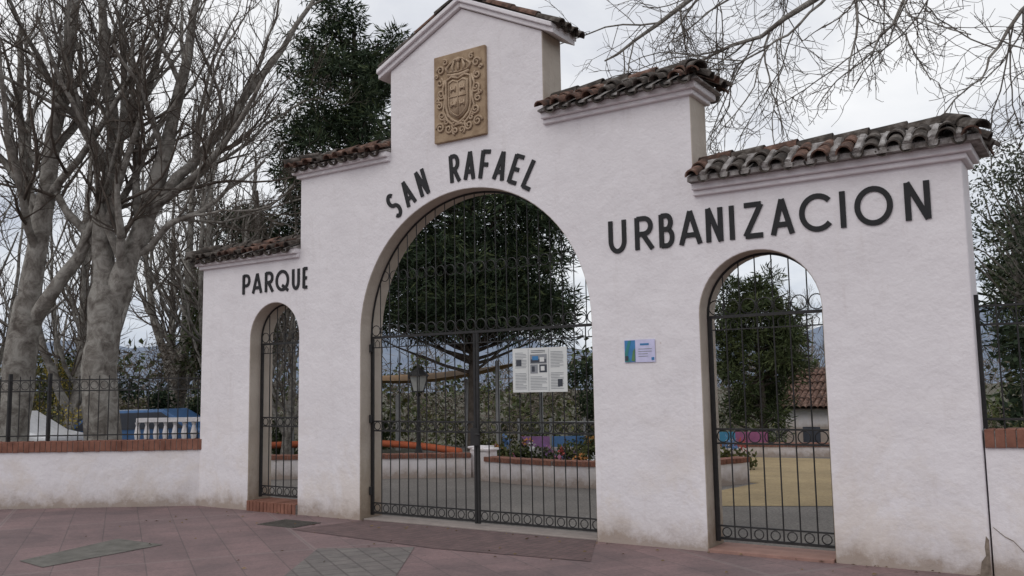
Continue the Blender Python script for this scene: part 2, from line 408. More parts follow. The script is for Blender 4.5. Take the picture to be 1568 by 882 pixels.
g.obj('carved_relief',[M['stone_hi']],coat,True)

# ---------------------------------------------------------------- lettering
def arcpts(cx,cy,rx,ry,a0,a1,n=14): return [(cx+rx*math.cos(math.radians(a0+(a1-a0)*i/n)),cy+ry*math.sin(math.radians(a0+(a1-a0)*i/n))) for i in range(n+1)]
GL={
'A':[[(0,0),(.5,1)],[(.5,1),(1,0)],[(.17,.28),(.83,.28)]],
'R':[[(0.08,0),(.08,1)],[(.08,.96)]+arcpts(.5,.72,.42,.24,90,-90)+[(.08,.48)],[(.42,.48),(1,0)]],
'P':[[(0.08,0),(.08,1)],[(.08,.96)]+arcpts(.5,.70,.42,.26,90,-90)+[(.08,.44)]],
'B':[[(0.08,0),(.08,1)],[(.08,.96)]+arcpts(.48,.75,.36,.21,90,-90)+[(.08,.54)],[(.08,.54)]+arcpts(.5,.29,.44,.25,90,-90)+[(.08,.04)]],
'U':[[(.06,1)]+arcpts(.5,.36,.44,.33,180,360)+[(.94,1)]],
'N':[[(.08,0),(.08,1)],[(.08,1),(.92,0)],[(.92,0),(.92,1)]],
'I':[[(.5,0),(.5,1)]],
'Z':[[(0.02,.95),(.95,.95)],[(.95,.95),(.05,.05)],[(.05,.05),(1,.05)]],
'C':[arcpts(.53,.5,.49,.46,42,318,24)],
'O':[arcpts(.5,.5,.46,.46,0,360,32)],
'Q':[arcpts(.5,.5,.46,.46,0,360,28),[(.5,.26),(.98,-.02)]],
'E':[[(.1,0),(.1,1)],[(.1,.96),(.98,.96)],[(.1,.5),(.85,.5)],[(.1,.04),(.98,.04)]],
'F':[[(.1,0),(.1,1)],[(.1,.96),(.98,.96)],[(.1,.5),(.85,.5)]],
'L':[[(.1,0),(.1,1)],[(.1,.04),(.98,.04)]],
'S':[arcpts(.5,.74,.4,.23,40,270,14)[:-1]+arcpts(.5,.265,.42,.235,90,-140,14)],
}
def stroke2d(pts,w,closed=False):
    P_=[Vector(p) for p in pts];L=[];R=[]
    n=len(P_)
    for i in range(n):
        if closed: t=(P_[(i+1)%(n-1)]-P_[(i-1)%(n-1)])
        else:t=P_[min(i+1,n-1)]-P_[max(i-1,0)]
        t.normalize();nn=Vector((-t.y,t.x))*w/2
        L.append(P_[i]+nn);R.append(P_[i]-nn)
    return L,R
lay=[0]
def letter(g,ch,xf,w,h,sw):
    for st in GL[ch]:
        pts=[(x*(w-sw)+sw/2 if ch not in 'I' else w/2,z*h) for x,z in st]
        closed=ch in'OQ' and len(st)>10
        L,R=stroke2d(pts,sw,closed)
        lay[0]=(lay[0]+1)%7
        y0=-.012-.0006*lay[0];n=len(L)
        vs=[];
        for yq in(y0,.002):
            for Q_ in(L,R):
                for q in Q_: a=xf(q.x,q.y);vs.append((a[0],yq,a[1]))
        fs=[]
        for i in range(n-1):
            fs.append((i,i+1,n+i+1,n+i));fs.append((2*n+i,2*n+i+1,i+1,i));fs.append((n+i,n+i+1,3*n+i+1,3*n+i))
        fs.append((0,n,3*n,2*n));fs.append((n-1,3*n-1,4*n-1,2*n-1))
        g.add(vs,fs)
def wordflat(name,chars,z0,z1,sw):
    g=G()
    for ch,a,b_ in chars: letter(g,ch,lambda x,z,a=a:(a+x,z0+z),b_-a,z1-z0,sw)
    return g.obj(name,[M['black']])
wordflat('urbanizacion_lettering',[('U',5.26,5.49),('R',5.565,5.80),('B',5.845,6.03),('A',6.07,6.32),('N',6.35,6.55),('I',6.60,6.66),('Z',6.73,6.96),('A',7.01,7.24),('C',7.275,7.62),('I',7.655,7.715),('O',7.775,8.13),('N',8.20,8.44)],3.02,3.36,.05)
wordflat('parque_lettering',[('P',-.58,-.40),('A',-.37,-.16),('R',-.115,.075),('Q',.10,.385),('U',.43,.59),('E',.635,.75)],2.995,3.27,.042)
g=G();ccx,ccz,br,lh=3.36,2.31,1.78,.335
def arcword(word,a0,a1,lw):
    n=len(word);tot=math.radians(a1-a0)*br;gap=(tot-lw*n)/(n-1)
    for i,ch in enumerate(word):
        mid=math.radians(a0)+(i*(lw+gap)+lw/2)/br
        def xf(x,z,mid=mid):
            u=x-lw/2;r=br+z
            return (ccx+math.sin(mid)*r+math.cos(mid)*u,ccz+math.cos(mid)*r-math.sin(mid)*u)
        letter(g,ch,xf,lw,lh,.05)
arcword('SAN',-37,-16.5,.17);arcword('RAFAEL',-6.8,32,.17)
g.obj('san_rafael_lettering',[M['black']])

# ---------------------------------------------------------------- gates
def ring(g,x,y,z,r,t=.006,n=14): g.tube([(x+r*math.cos(2*math.pi*i/n),y,z+r*math.sin(2*math.pi*i/n)) for i in range(n)],t,5,closed=True)
GY=.2
def arch_h(c,r,sp,x):
    d=abs(x-c); return sp+math.sqrt(max(0,r*r-d*d)) if d<r else 0
def gate(name,c,r,sp,zb,rail,b1,b2,nb,leaves):
    par=empty(name);rr=r-.012
    g=G();x0,x1=c-rr,c+rr
    pts=[(x0,GY,zb)]+[(c+rr*math.cos(a),GY,sp+rr*math.sin(a)) for a in np.linspace(math.pi,0,33)]+[(x1,GY,zb)]
    g.tube(pts,.013,6)
    g.box((x0,GY-.018,rail-.015),(x1,GY+.018,rail+.015))
    lw=(x1-x0)/leaves
    for l in range(leaves):
        a=x0+lw*l;b_=a+lw
        for xx in(a+.02,b_-.02): g.box((xx-.015,GY-.015,zb),(xx+.015,GY+.015,rail-.017))
        for zz,hh in((zb+.03,.013),(zb+.15,.008),(b1,.009),(b2,.009),(rail-.13,.006)): g.box((a+.035,GY-.01,zz-hh),(b_-.035,GY+.01,zz+hh))
        sp_=(lw-.05)/(nb+1)
        for i in range(nb+1):
            xm=a+.025+sp_*(i+.5)
            ring(g,xm,GY,(b1+b2)/2,(abs(b2-b1)/2-.010))
            ring(g,xm,GY,zb+.09,.045)
            g.tube([(xm-.03,GY,rail-.125),(xm-.04,GY,rail-.07),(xm,GY,rail-.03),(xm+.04,GY,rail-.07),(xm+.03,GY,rail-.125)],.0045,5)
            if i>0:
                x=a+.025+sp_*i
                g.tube([(x,GY,zb+.02),(x,GY,rail-.01)],.0075,6)
    tot=leaves*(nb+1);s2=(x1-x0)/tot
    for i in range(1,tot):
        x=x0+s2*i; g.tube([(x,GY,rail),(x,GY,arch_h(c,rr,sp,x)-.005)],.0065,6)
    for i in range(tot):
        x=x0+s2*(i+.5)
        if arch_h(c,rr,sp,x)>rail+.15: ring(g,x,GY,rail+.018+s2*.46,s2*.44)
        if r>1:
            if arch_h(c,rr,sp,x)>rail+.85: ring(g,x,GY,rail+.78,s2*.42,.005)
    g.obj('wrought_iron_bars',[M['iron']],par)
    return par
mg=gate('main_iron_gate',3.36,1.67,2.31,.05,2.285,1.10,1.22,10,2)
g=G();g.box((3.30,GY-.05,.95),(3.42,GY-.02,1.15));g.tube([(3.40,GY-.05,1.08),(3.40,GY-.09,1.08),(3.47,GY-.09,1.08)],.01,6)
for k in(.3,1.2,2.1):
    g.tube([(1.715,GY-.03,k),(1.715,GY-.03,k+.1)],.022,8);g.tube([(5.005,GY-.03,k),(5.005,GY-.03,k+.1)],.022,8)
g.obj('lock_and_hinges',[M['iron']],mg)
gate('side_iron_gate',6.85,.595,2.30,.08,2.285,1.03,1.17,6,1)
gate('side_iron_gate',.085,.485,2.35,.17,2.285,1.14,1.26,5,1)

g=G()
n=14
for i in range(n):
    x=-.395+.96*i/n; g.box((x+.003,-.03+J(.004),-.02),(x+.96/n-.005,.40,.135+J(.004)),0)
g.box((-.40,-.015,-.02),(.565,.39,.125),1)
bevel(g.obj('brick_threshold',[M['brick'],M['mortar']]),.004,1)
g=G();g.box((6.262,-.04,-.02),(7.438,.42,.035));bevel(g.obj('clay_threshold',[flat('clay_threshold_tiles',(.29,.17,.14),.8)]),.006)
g=G();g.box((1.70,0.05,-.02),(5.02,.38,.022));bevel(g.obj('stone_threshold',[flat('stone_sill',(.28,.24,.22),.85)]),.006)

# ---------------------------------------------------------------- posters
def textlines(g,x0,x1,z0,z1,n,y,m):
    for i in range(n):
        z=z1-(z1-z0)*(i+.5)/n; xe=x1-(x1-x0)*random.choice((0,0,.05,.3))
        g.add([(x0,y,z-.003),(xe,y,z-.003),(xe,y,z+.003),(x0,y,z+.003)],[(0,1,2,3)],m)
def quad(g,x0,x1,z0,z1,y,m): g.add([(x0,y,z0),(x1,y,z0),(x1,y,z1),(x0,y,z1)],[(0,1,2,3)],m)
paper=flat('paper',(.62,.63,.62),.6,.05);ink=flat('grey_ink',(.25,.26,.28),.6);dk=flat('dark_ink',(.05,.055,.07),.6)
blue=flat('blue_print',(.05,.19,.40),.5);teal=flat('teal_print',(.04,.2,.2),.5);lil=flat('lilac_paper',(.55,.54,.74),.5);grn=flat('green_print',(.10,.20,.09),.5)
g=G();yy=GY-.03
g.box((3.90,yy,1.56),(4.62,yy+.006,2.06),0)
for (a,b_,c,d) in((3.925,4.10,1.82,2.035),(3.925,4.10,1.58,1.80),(4.40,4.585,1.82,2.035),(4.40,4.585,1.58,1.80)):
    textlines(g,a+.01,b_-.01,c+.01,d-.02,11,yy-.002,1)
textlines(g,4.15,4.35,2.0,2.035,2,yy-.003,2)
quad(g,4.14,4.36,1.88,1.985,yy-.004,1);quad(g,4.15,4.35,1.89,1.93,yy-.005,2);quad(g,4.17,4.25,1.92,1.965,yy-.006,3);quad(g,4.27,4.33,1.90,1.95,yy-.007,0)
quad(g,4.14,4.24,1.77,1.87,yy-.002,1);quad(g,4.26,4.36,1.78,1.87,yy-.002,2);quad(g,4.28,4.33,1.80,1.85,yy-.004,0);quad(g,4.16,4.2,1.79,1.85,yy-.004,2)
quad(g,3.95,4.02,1.86,1.93,yy-.004,2);quad(g,4.5,4.56,1.62,1.70,yy-.004,2)
textlines(g,4.14,4.36,1.585,1.74,9,yy-.002,1)
for q in(4.115,4.385): quad(g,q-.002,q+.002,1.57,2.045,yy-.003,1)
g.obj('notice_board',[paper,ink,dk,blue])
g=G();g.box((5.42,-.012,1.852),(5.765,-.006,2.085),0)
quad(g,5.425,5.545,1.857,2.08,-.0145,1)
g.add([(5.425,-.017,1.95),(5.47,-.017,2.08),(5.50,-.017,2.08),(5.46,-.017,1.93),(5.49,-.017,1.857),(5.425,-.017,1.857)],[(0,5,4,3,2,1)],2)
g.add([(5.50,-.018,1.87),(5.54,-.018,1.86),(5.542,-.018,2.0),(5.52,-.018,1.97)],[(0,1,2,3)],3);quad(g,5.43,5.465,1.87,1.92,-.019,4)
quad(g,5.60,5.70,2.025,2.045,-.0145,5);textlines(g,5.58,5.73,1.90,2.0,4,-.0145,6);quad(g,5.725,5.755,1.87,1.90,-.0145,5)
g.obj('wall_poster',[lil,blue,teal,grn,dk,blue,ink])

# ---------------------------------------------------------------- low walls and fences
def lowwall(name,path,zc,bh,th,zb=-.6):
    par=empty(name);g=G();gb=G()
    P_=[Vector((x,y,0)) for x,y in path]
    for i in range(len(P_)-1):
        a,b_=P_[i],P_[i+1];d=(b_-a);L=d.length;d/=L;e=.0 if i==0 else th*.15
        zt=zc-bh
        g.obox(a-d*e+Vector((0,0,(zt+zb)/2)),b_+Vector((0,0,(zt+zb)/2)),th,zt-zb)
        n=max(1,int(L/.078));
        for k in range(n):
            c0=a+d*(L*k/n+.004);c1=a+d*(L*(k+1)/n-.004);z=zc-bh/2+J(.004)
            gb.obox(c0+Vector((0,0,z)),c1+Vector((0,0,z)),th+.05+J(.004),bh,0)
        gb.obox(a+Vector((0,0,zc-bh/2-.006)),b_+Vector((0,0,zc-bh/2-.006)),th+.03,bh-.012,1)
    g.obj('plastered_body',[M['white']],par);bevel(gb.obj('brick_coping',[M['brick'],M['mortar']],par),.003,1);return par
def fence(name,path,z0,z1,sp=.14,circles=True,posts=2.3):
    g=G()
    for i in range(len(path)-1):
        a=Vector((*path[i],0));b_=Vector((*path[i+1],0));d=b_-a;L=d.length;d/=L;up=Vector((0,0,1))
        for z in(z0+.08,z1-.04,z1-.20): g.obox(a+up*z,b_+up*z,.025,.018)
        n=int(L/sp)
        for k in range(n+1):
            p=a+d*(L*k/n);big=(k%int(posts/sp)==0)
            if big: g.obox(p+up*z0,p+up*(z1+.06),.045,.045)
            else: g.tube([p+up*z0,p+up*(z1+.02)],.0075,5)
            if k<n and circles:
                c=p+d*(L/n/2)+up*(z1-.12);r=.058
                g.tube([c+d*r*math.cos(t)+up*r*math.sin(t) for t in np.linspace(0,2*math.pi,13)[:-1]],.005,4,closed=True)
    return g.obj(name,[M['iron']])
LP=[(-1.50,-.0),(-3.83,-1.58),(-8.5,-4.75)]
off=(-.075,.11)
LPo=[(x+off[0],y+off[1]) for x,y in LP]; LPo[0]=(-1.47,.14)
lowwall('low_boundary_wall',LPo,.95,.15,.25);fence('iron_fence',LPo,.95,1.88)
RP=[(8.70,.16),(13.5,.30)]
lowwall('low_boundary_wall',RP,1.2,.15,.25);fence('iron_fence',RP,1.2,2.28,.15)
lowwall('garden_low_wall',[(-6,2.2),(-3.6,3.3),(-1.7,4.3),(-.35,5.15)],.44,.08,.25)
lowwall('garden_low_wall',[(.35,4.75),(1.03,4.56),(1.9,4.45),(2.67,4.5),(3.5,4.85),(4.15,5.45),(4.45,6.2)],.42,.08,.25)
lowwall('garden_low_wall',[(-2,10.9),(2.5,11.6),(7.5,13)],.30,.08,.25)
g=G()
for x,y in((-.2,5.25),(.22,4.8)):
    g.box((x-.15,y-.15,-.3),(x+.15,y+.15,.52));g.box((x-.18,y-.18,.518),(x+.18,y+.18,.56))
bevel(g.obj('garden_wall_piers',[M['white']]),.012)

# ---------------------------------------------------------------- ground
def hgt(x,y):
    t=min(1,max(0,(y-13)/14.)); u=min(1,max(0,(-x-6)/10.))
    s=lambda q:q*q*(3-2*q)
    return -1.9*max(s(t),0)-.6*s(u)*(1-s(t))
xs=sorted(set(list(np.linspace(-60,40,51))+[-3000,-1500,-700,-300,-150,-90,70,120,300,700,1500,3000]))
ys=sorted(set(list(np.linspace(-30,60,46))+[-2000,-600,-200,-80,90,150,300,700,1500,3000]))
V=[(x,y,hgt(x,y)-.012) for y in ys for x in xs];nx=len(xs)
F=[(j*nx+i,j*nx+i+1,(j+1)*nx+i+1,(j+1)*nx+i) for j in range(len(ys)-1) for i in range(nx-1)]
meshobj('ground',V,F,M['earth'],smooth=True)
def sheet(name,pts,z,m):
    return meshobj(name,[(x,y,z) for x,y in pts],[tuple(range(len(pts)))],m)
sheet('pavement',[(-1.45,.02),(-8.6,-4.9),(-8.6,-30),(30,-30),(30,.12),(8.69,.12),(8.69,.05)],.004,M['pave'])
sheet('gravel_plaza',[(-1.4,.2),(14,.2),(14,12.5),(-5.8,12.5),(-5.8,2)],.0,M['gravel'])
sheet('sand_court',[(4.2,2.75),(9,5.1),(13.9,7.4),(13.9,12.4),(2.4,11.3),(3.0,6.2),(4.7,6.2)],.006,M['sand'])
g=G();c=[(.59,-3.63),(1.13,-3.70),(1.05,-2.35),(.23,-2.35)]
g.add([(x,y,.009) for x,y in c],[(0,1,2,3)]);
g.obj('utility_cover',[mat('concrete_cover',[(.3,(.095,.092,.08)),(.7,(.17,.16,.145))],6,.9,40,.4,.01)])
g=G();g.box((.80,-.86,.0),(1.42,-.40,.012));
for i in range(9): g.box((.83,-.84+.047*i,.012),(1.39,-.82+.047*i,.018))
g.obj('drain_cover',[mat('cast_iron_cover',[(.3,(.05,.045,.04)),(.7,(.10,.09,.08))],10,.7,50,.3,.005)])
tm=brickm('tactile_paving',(.185,.17,.16),(.15,.135,.13),(.11,.095,.092),.2,.2,.01,(0,0,math.radians(33)))
sheet('tactile_paving',[(2.72,-1.72),(3.55,-1.18),(5.6,-4.3),(4.75,-4.8)],.009,tm)
dm=brickm('dark_red_ramp_paving',(.155,.098,.096),(.125,.08,.08),(.09,.065,.063),.1,.1,.006)
sheet('entrance_paving',[(1.75,.04),(5.0,.04),(5.5,-1.0),(3.8,-1.15),(1.5,-.95)],.0085,dm)
g=G()
for i in range(110):
    x=random.uniform(-1,9);y=random.uniform(-4.5,-.02)*random.random()**1.5-.03;a=random.uniform(0,6.28);s=random.uniform(.012,.03)
    g.add([(x+s*math.cos(a),y+s*math.sin(a),.016),(x-s*.4*math.sin(a),y+s*.4*math.cos(a),.026),(x-s*math.cos(a),y-s*math.sin(a),.015),(x+s*.4*math.sin(a),y-s*.4*math.cos(a),.014)],[(0,1,2,3)])
g.obj('fallen_leaves',[flat('dead_leaf',(.16,.11,.06),.9,.4)])
# ---------------------------------------------------------------- trees
def unit(v): return v/np.maximum(np.linalg.norm(v,axis=-1,keepdims=True),1e-9)
class Tubes:
    def __init__(s): s.V=[];s.Q=[];s.M=[];s.n=0
    def add(s,P_,R,k,m=0):
        mm,n,_=P_.shape
        Tn=np.empty_like(P_);Tn[:,1:-1]=P_[:,2:]-P_[:,:-2];Tn[:,0]=P_[:,1]-P_[:,0];Tn[:,-1]=P_[:,-1]-P_[:,-2];Tn=unit(Tn)
        ref=np.where(np.abs(unit(P_[:,-1]-P_[:,0])[:,2:3])<.8,np.array([[0,0,1.]]),np.array([[1.,0,0]]))[:,None,:]
        A=unit(np.cross(Tn,np.broadcast_to(ref,Tn.shape)));B=np.cross(Tn,A)
        a=np.arange(k)*2*np.pi/k
        V=P_[:,:,None,:]+R[:,:,None,None]*(A[:,:,None,:]*np.cos(a)[None,None,:,None]+B[:,:,None,:]*np.sin(a)[None,None,:,None])
        idx=np.arange(mm*n*k).reshape(mm,n,k)+s.n
        i2=np.roll(idx,-1,axis=2)
        Q=np.stack([idx[:,:-1],i2[:,:-1],i2[:,1:],idx[:,1:]],-1).reshape(-1,4)
        s.V.append(V.reshape(-1,3));s.Q.append(Q);s.M.append(np.full(len(Q),m));s.n+=mm*n*k
    def obj(s,name,mats,parent=None): return npmesh(name,np.concatenate(s.V),np.concatenate(s.Q),mats,parent,True,np.concatenate(s.M))
def level(st,d,L,r0,r1,nseg,wob,trop):
    m=len(st);P_=np.empty((m,nseg+1,3));P_[:,0]=st;d=unit(d.copy())
    for i in range(nseg):
        d=unit(d+rng.normal(0,wob,(m,3))+np.asarray(trop))
        P_[:,i+1]=P_[:,i]+d*(L/nseg)[:,None]
    t=np.linspace(0,1,nseg+1)[None]
    return P_,r0[:,None]*(1-t)+r1[:,None]*t
def children(P_,R,c,tmin,ang,lenf,L,rf):
    m,n,_=P_.shape
    t=rng.uniform(tmin,1,(m,c))*(n-1);i=np.minimum(t.astype(int),n-2);f=(t-i)
    ii=np.arange(m)[:,None]
    a=P_[ii,i];b_=P_[ii,i+1];st=a+(b_-a)*f[...,None];tan=unit(b_-a)
    rr=R[ii,i]*(1-f)+R[ii,i+1]*f
    rp=rng.normal(0,1,(m,c,3));rp=unit(rp-(rp*tan).sum(-1,keepdims=True)*tan)
    an=np.radians(rng.normal(ang,10,(m,c,1)))
    d=tan*np.cos(an)+rp*np.sin(an)
    LL=(L[:,None]*lenf*rng.uniform(.6,1.25,(m,c)))*(1.15-.5*t/(n-1))
    return st.reshape(-1,3),d.reshape(-1,3),LL.reshape(-1),(rr*rf).reshape(-1)
def smoothpath(pts,n):
    pts=np.array(pts,float);t=np.linspace(0,len(pts)-1,n);out=[]
    for q in t:
        i=min(int(q),len(pts)-2);f=q-i;p0=pts[max(i-1,0)];p1=pts[i];p2=pts[i+1];p3=pts[min(i+2,len(pts)-1)]
        out.append(.5*((2*p1)+(-p0+p2)*f+(2*p0-5*p1+4*p2-p3)*f*f+(-p0+3*p1-3*p2+p3)*f**3))
    return np.array(out)
def baretree(name,limbs,levels):
    par=empty(name);TB=Tubes();TT=Tubes()
    n=13;PL=[];RL=[];LL=[]
    for pts,r0,r1,sp in limbs:
        p=smoothpath(pts,n);R=np.linspace(r0,r1,n)
        p[1:-1]+=rng.normal(0,.02,(n-2,3))
        if sp>=2:
            R[0]*=1.35;R[1]*=1.12
        R*=1+rng.normal(0,.04,n)
        TB.add(p[None],R[None],12)
        if sp in(1,3):
            PL.append(p);RL.append(R);LL.append(np.linalg.norm(np.diff(p,axis=0),axis=1).sum())
    P_=np.array(PL);R=np.array(RL);L=np.array(LL)
    for li,(c,tmin,ang,L0,lenf,rf,nseg,wob,trop,k,minr) in enumerate(levels):
        st,d,l,r=children(P_,R,c,tmin,ang,lenf,(L if li else np.full(len(L),L0)),rf)
        r=np.maximum(r,minr)
        P_,R=level(st,d,l,r,np.maximum(r*.35,minr*.7),nseg,wob,trop);L=l
        (TB if li==0 else TT).add(P_,R,k,0)
    TB.obj('trunk_and_limbs',[M['bark']],par);TT.obj('twigs',[M['twig']],par)
    return par
RV=np.array([.834,.5517,0]);FV=np.array([-.5517,.834,0])
def loc(base,pts): return [tuple(np.array([base[0],base[1],0])+RV*u+FV*w+np.array([0,0,z])) for u,w,z in pts]
up=(0,0,.08)
LV=[(8,.15,40,3.0,1.,.5,7,.12,(0,0,.10),6,.016),(6,.15,40,0,.55,.5,6,.15,up,4,.009),(5,.12,40,0,.55,.55,5,.16,(0,0,.05),3,.0055),(3,.2,36,0,.5,.6,4,.16,(0,0,.04),3,.004)]
b1=(-4.78,.56)
baretree('bare_plane_tree',[
 (loc(b1,[(0,0,-1),(0.02,0,.6),(-.05,0,1.8),(-.03,0,2.6),(0.02,0,3.5)]),.30,.27,2),
 (loc(b1,[(0,0,3.1),(-.1,0,3.9),(-.12,0,4.8),(.0,.1,6.2),(-.3,.2,7.8),(-.4,.2,9.6)]),.22,.05,1),
 (loc(b1,[(.05,0,3.1),(.35,-.05,3.75),(.72,-.1,4.7),(1.0,-.1,6),(1.25,0,7.3),(1.5,0,9)]),.23,.05,1),
 (loc(b1,[(.68,-.1,4.6),(1.1,-.1,5.2),(1.6,.1,5.9),(2.4,.2,7.0),(3.1,.3,8.1),(3.6,.3,9)]),.12,.03,1),
 (loc(b1,[(-.05,0,5.5),(-.5,-.3,6.5),(-.65,-.4,7.4),(-.6,-.5,8.8)]),.10,.03,1),
 (loc(b1,[(.4,0,3.9),(1.2,-.3,4.5),(2.0,-.4,4.9),(2.8,-.3,5.6)]),.07,.02,1),
 (loc(b1,[(.0,0,5.9),(.3,.5,7),(.5,.8,8.2),(.6,1,9.3)]),.10,.03,1),
],LV)
b2=(-6.35,-.17)
baretree('bare_plane_tree',[
 (loc(b2,[(0,0,-1),(.02,0,.8),(.12,0,2.4),(.25,0,3.3)]),.30,.24,2),
 (loc(b2,[(.22,0,3.1),(.42,0,4.8),(.55,0,6.3),(.8,0,7.9),(.9,0,9.5)]),.2,.05,1),
 (loc(b2,[(.15,0,2.7),(.8,-.2,3.5),(1.3,-.2,4.3),(1.75,-.2,5.6),(1.9,-.2,7),(1.7,-.2,8.5)]),.14,.04,1),
 (loc(b2,[(.35,0,4.2),(0,.2,5.4),(-.2,.2,6.8),(-.3,.3,8.5)]),.13,.04,1),
 (loc(b2,[(.5,0,5.9),(1.0,.4,7),(1.2,.6,8.5)]),.09,.03,1),
],LV)
LVb=[(9,.12,42,3.4,1.,.5,6,.12,(0,0,.14),5,.02),(6,.12,38,0,.55,.5,5,.15,(0,0,.1),4,.011),(5,.15,36,0,.55,.55,4,.15,(0,0,.08),3,.007)]
bt=baretree('bare_poplar_tree',[
 ([(0,0,-1),(0,0,1.5),(.1,.05,3)],.24,.2,2),
 ([(.1,.05,2.8),(.3,.1,5),(.25,.2,8),(.3,.2,11.5)],.19,.03,1),
 ([(.1,.05,2.8),(-.7,-.3,4.8),(-1.1,-.4,7),(-1.2,-.5,9.5)],.14,.03,1),
 ([(.1,0,2.6),(.9,-.3,4.4),(1.5,-.2,6.5),(1.7,-.2,9)],.13,.03,1)],LVb)
def inst(src,locx,rot,sc):
    e=empty('bare_poplar_tree')
    for c in src.children:
        o=bpy.data.objects.new(c.name.split('.')[0],c.data);link(o,e)
    e.location=locx;e.rotation_euler=(0,0,rot);e.scale=(sc,)*3
bt.location=(-13.6,8.4,-1)
for (x,y,ro,sc) in((-10.3,3.2,1,.8),(-19,5.2,2,.95),(-17,11,3.4,.9),(-22,10.5,5.1,1.0),(-16.5,2.2,2.7,.9),(-24,21,1.7,1.0),(-2.3,33,3,.62),(-4.3,38,1.2,.62),(-7.6,7.2,.3,.6),(-10.2,6.9,1.9,.85),(-12.2,10.4,4.1,.9)):
    inst(bt,(x,y,-1.2),ro,sc)

LVo=[(10,.1,48,1.9,1.,.5,7,.16,(0,0,-.03),5,.009),(7,.1,45,0,.5,.55,6,.2,(0,0,-.04),3,.005),(5,.1,42,0,.5,.6,5,.2,(0,0,.06),3,.0036)]
baretree('overhanging_bare_tree',[
 ([(11.2,3.2,-.3),(11.15,3.2,2),(11,3.1,4.5),(10.6,2.9,6.6)],.24,.17,2),
 ([(10.8,3.0,6.0),(9.6,2.5,6.9),(8.2,2.1,6.75),(7.3,2,6.25),(6.7,2,5.98),(6.0,2.1,5.8),(5.2,2.2,5.7)],.075,.010,1),
 ([(9.4,2.5,6.9),(8.7,2.2,6.6),(8.15,2.1,6.1),(7.85,2,5.6),(7.6,2,5.25)],.035,.008,1),
 ([(10.8,3.0,5.6),(10,2.7,6),(9.3,2.4,5.7),(8.85,2.2,5.2),(8.7,2.1,4.8)],.04,.008,1),
 ([(10.7,3.0,6.4),(9,2.8,7.8),(7,2.6,7.6),(5.6,2.5,6.9),(4.7,2.4,6.4),(4.1,2.3,6.1)],.08,.012,1),
 ([(8.2,2.7,7.8),(7.2,2.3,7.1),(6.3,2.1,6.6),(5.6,2,6.2)],.035,.008,1),
 ([(7.3,2,6.25),(6.9,1.9,5.8),(6.35,1.8,5.5),(5.9,1.8,5.4)],.02,.006,1),
],LVo)

def leaves(n,centers,spread,length,width,outward=0,zs=1.):
    k=len(centers);idx=rng.integers(0,k,n);c=centers[idx]
    o=rng.normal(0,1,(n,3));o=unit(o)*(rng.uniform(0,1,(n,1))**.6);o[:,2]*=zs
    p=c+o*spread[idx][:,None] if isinstance(spread,np.ndarray) else c+o*spread
    d=unit(rng.normal(0,1,(n,3))+outward*unit(o));q=unit(np.cross(d,rng.normal(0,1,(n,3))))
    L=length*rng.uniform(.6,1.3,(n,1));W=width*rng.uniform(.6,1.3,(n,1))
    return np.stack([p-q*W*.3,p+d*L*.5-q*W*.6,p+d*L,p+d*L*.5+q*W*.6],1).reshape(-1,3),np.arange(4*n).reshape(n,4)
def foliage(par,name,n,centers,spread,length,width,m,outward=0,zs=1.):
    V,Q=leaves(n,centers,spread,length,width,outward,zs)
    return npmesh(name,V,Q,m if isinstance(m,list) else [m],par)
def crown(nc,c,rx,rz,inner=.35,low=-1):
    v=unit(rng.normal(0,1,(nc*2,3)));v=v[v[:,2]>low][:nc]
    rad=rng.uniform(inner,1,(len(v),1))**.6
    lump=np.array([[1+.35*noise.noise(Vector((a*2.1+c[0],b_*2.1,z*2.1)))] for a,b_,z in v])
    return np.array(c)+v*rad*lump*np.array([rx,rx,rz])
def pine(name,pos,zb,zc,rx,rz,nc,nl,cl,L=.34,W=.035,m='pine',inner=.35,skirt=0,tscale=1.):
    par=empty(name);C=crown(nc,(pos[0],pos[1],zc),rx,rz,inner)
    if skirt:
        a=rng.uniform(0,6.283,skirt);q=np.sqrt(rng.uniform(.02,1,skirt))*rx*.95
        C=np.concatenate([C,np.stack([pos[0]+q*np.cos(a),pos[1]+q*np.sin(a),zc-rz*.86+.25*rz*rng.uniform(0,1,skirt)+.22*q*rng.uniform(-.6,1,skirt)],1)])
    sp=cl*rng.uniform(.6,1.3,len(C))
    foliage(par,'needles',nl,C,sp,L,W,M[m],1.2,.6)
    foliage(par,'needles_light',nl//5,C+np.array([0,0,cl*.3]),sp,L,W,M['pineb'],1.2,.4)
    TB=Tubes();tr=smoothpath([(pos[0],pos[1],zb),(pos[0]+.1,pos[1],(zb+zc)/2),(pos[0],pos[1]+.1,zc),(pos[0],pos[1],zc+rz*.8)],9)
    TB.add(tr[None],np.linspace(.2,.04,9)[None]*(rx/2.5+.3)*tscale,8)
    sel=C[::2];m_=len(sel);t=np.linspace(0,1,5)[None,:,None]
    st=np.stack([np.full(m_,pos[0]),np.full(m_,pos[1]),np.clip(sel[:,2]-np.linalg.norm(sel[:,:2]-np.array(pos[:2]),axis=1)*.4,zb+1,None)],1)
    PP=st[:,None]*(1-t)+sel[:,None]*t;PP[:,1:4,2]-=.08
    TB.add(PP,np.tile(np.linspace(.05,.012,5),(m_,1)),4)
    TB.obj('trunk_and_branches',[M['twig']],par);return par
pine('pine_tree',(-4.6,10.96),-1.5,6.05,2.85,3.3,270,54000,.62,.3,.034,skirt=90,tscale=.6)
pine('pine_tree',(-11.2,13.4),-2,10.3,2.9,4.6,210,27000,.62,.34,.042,inner=.25)
pine('pine_tree',(-14.6,12.2),-2,6.2,1.9,3.0,100,9000,.55,.32,.04,inner=.2)
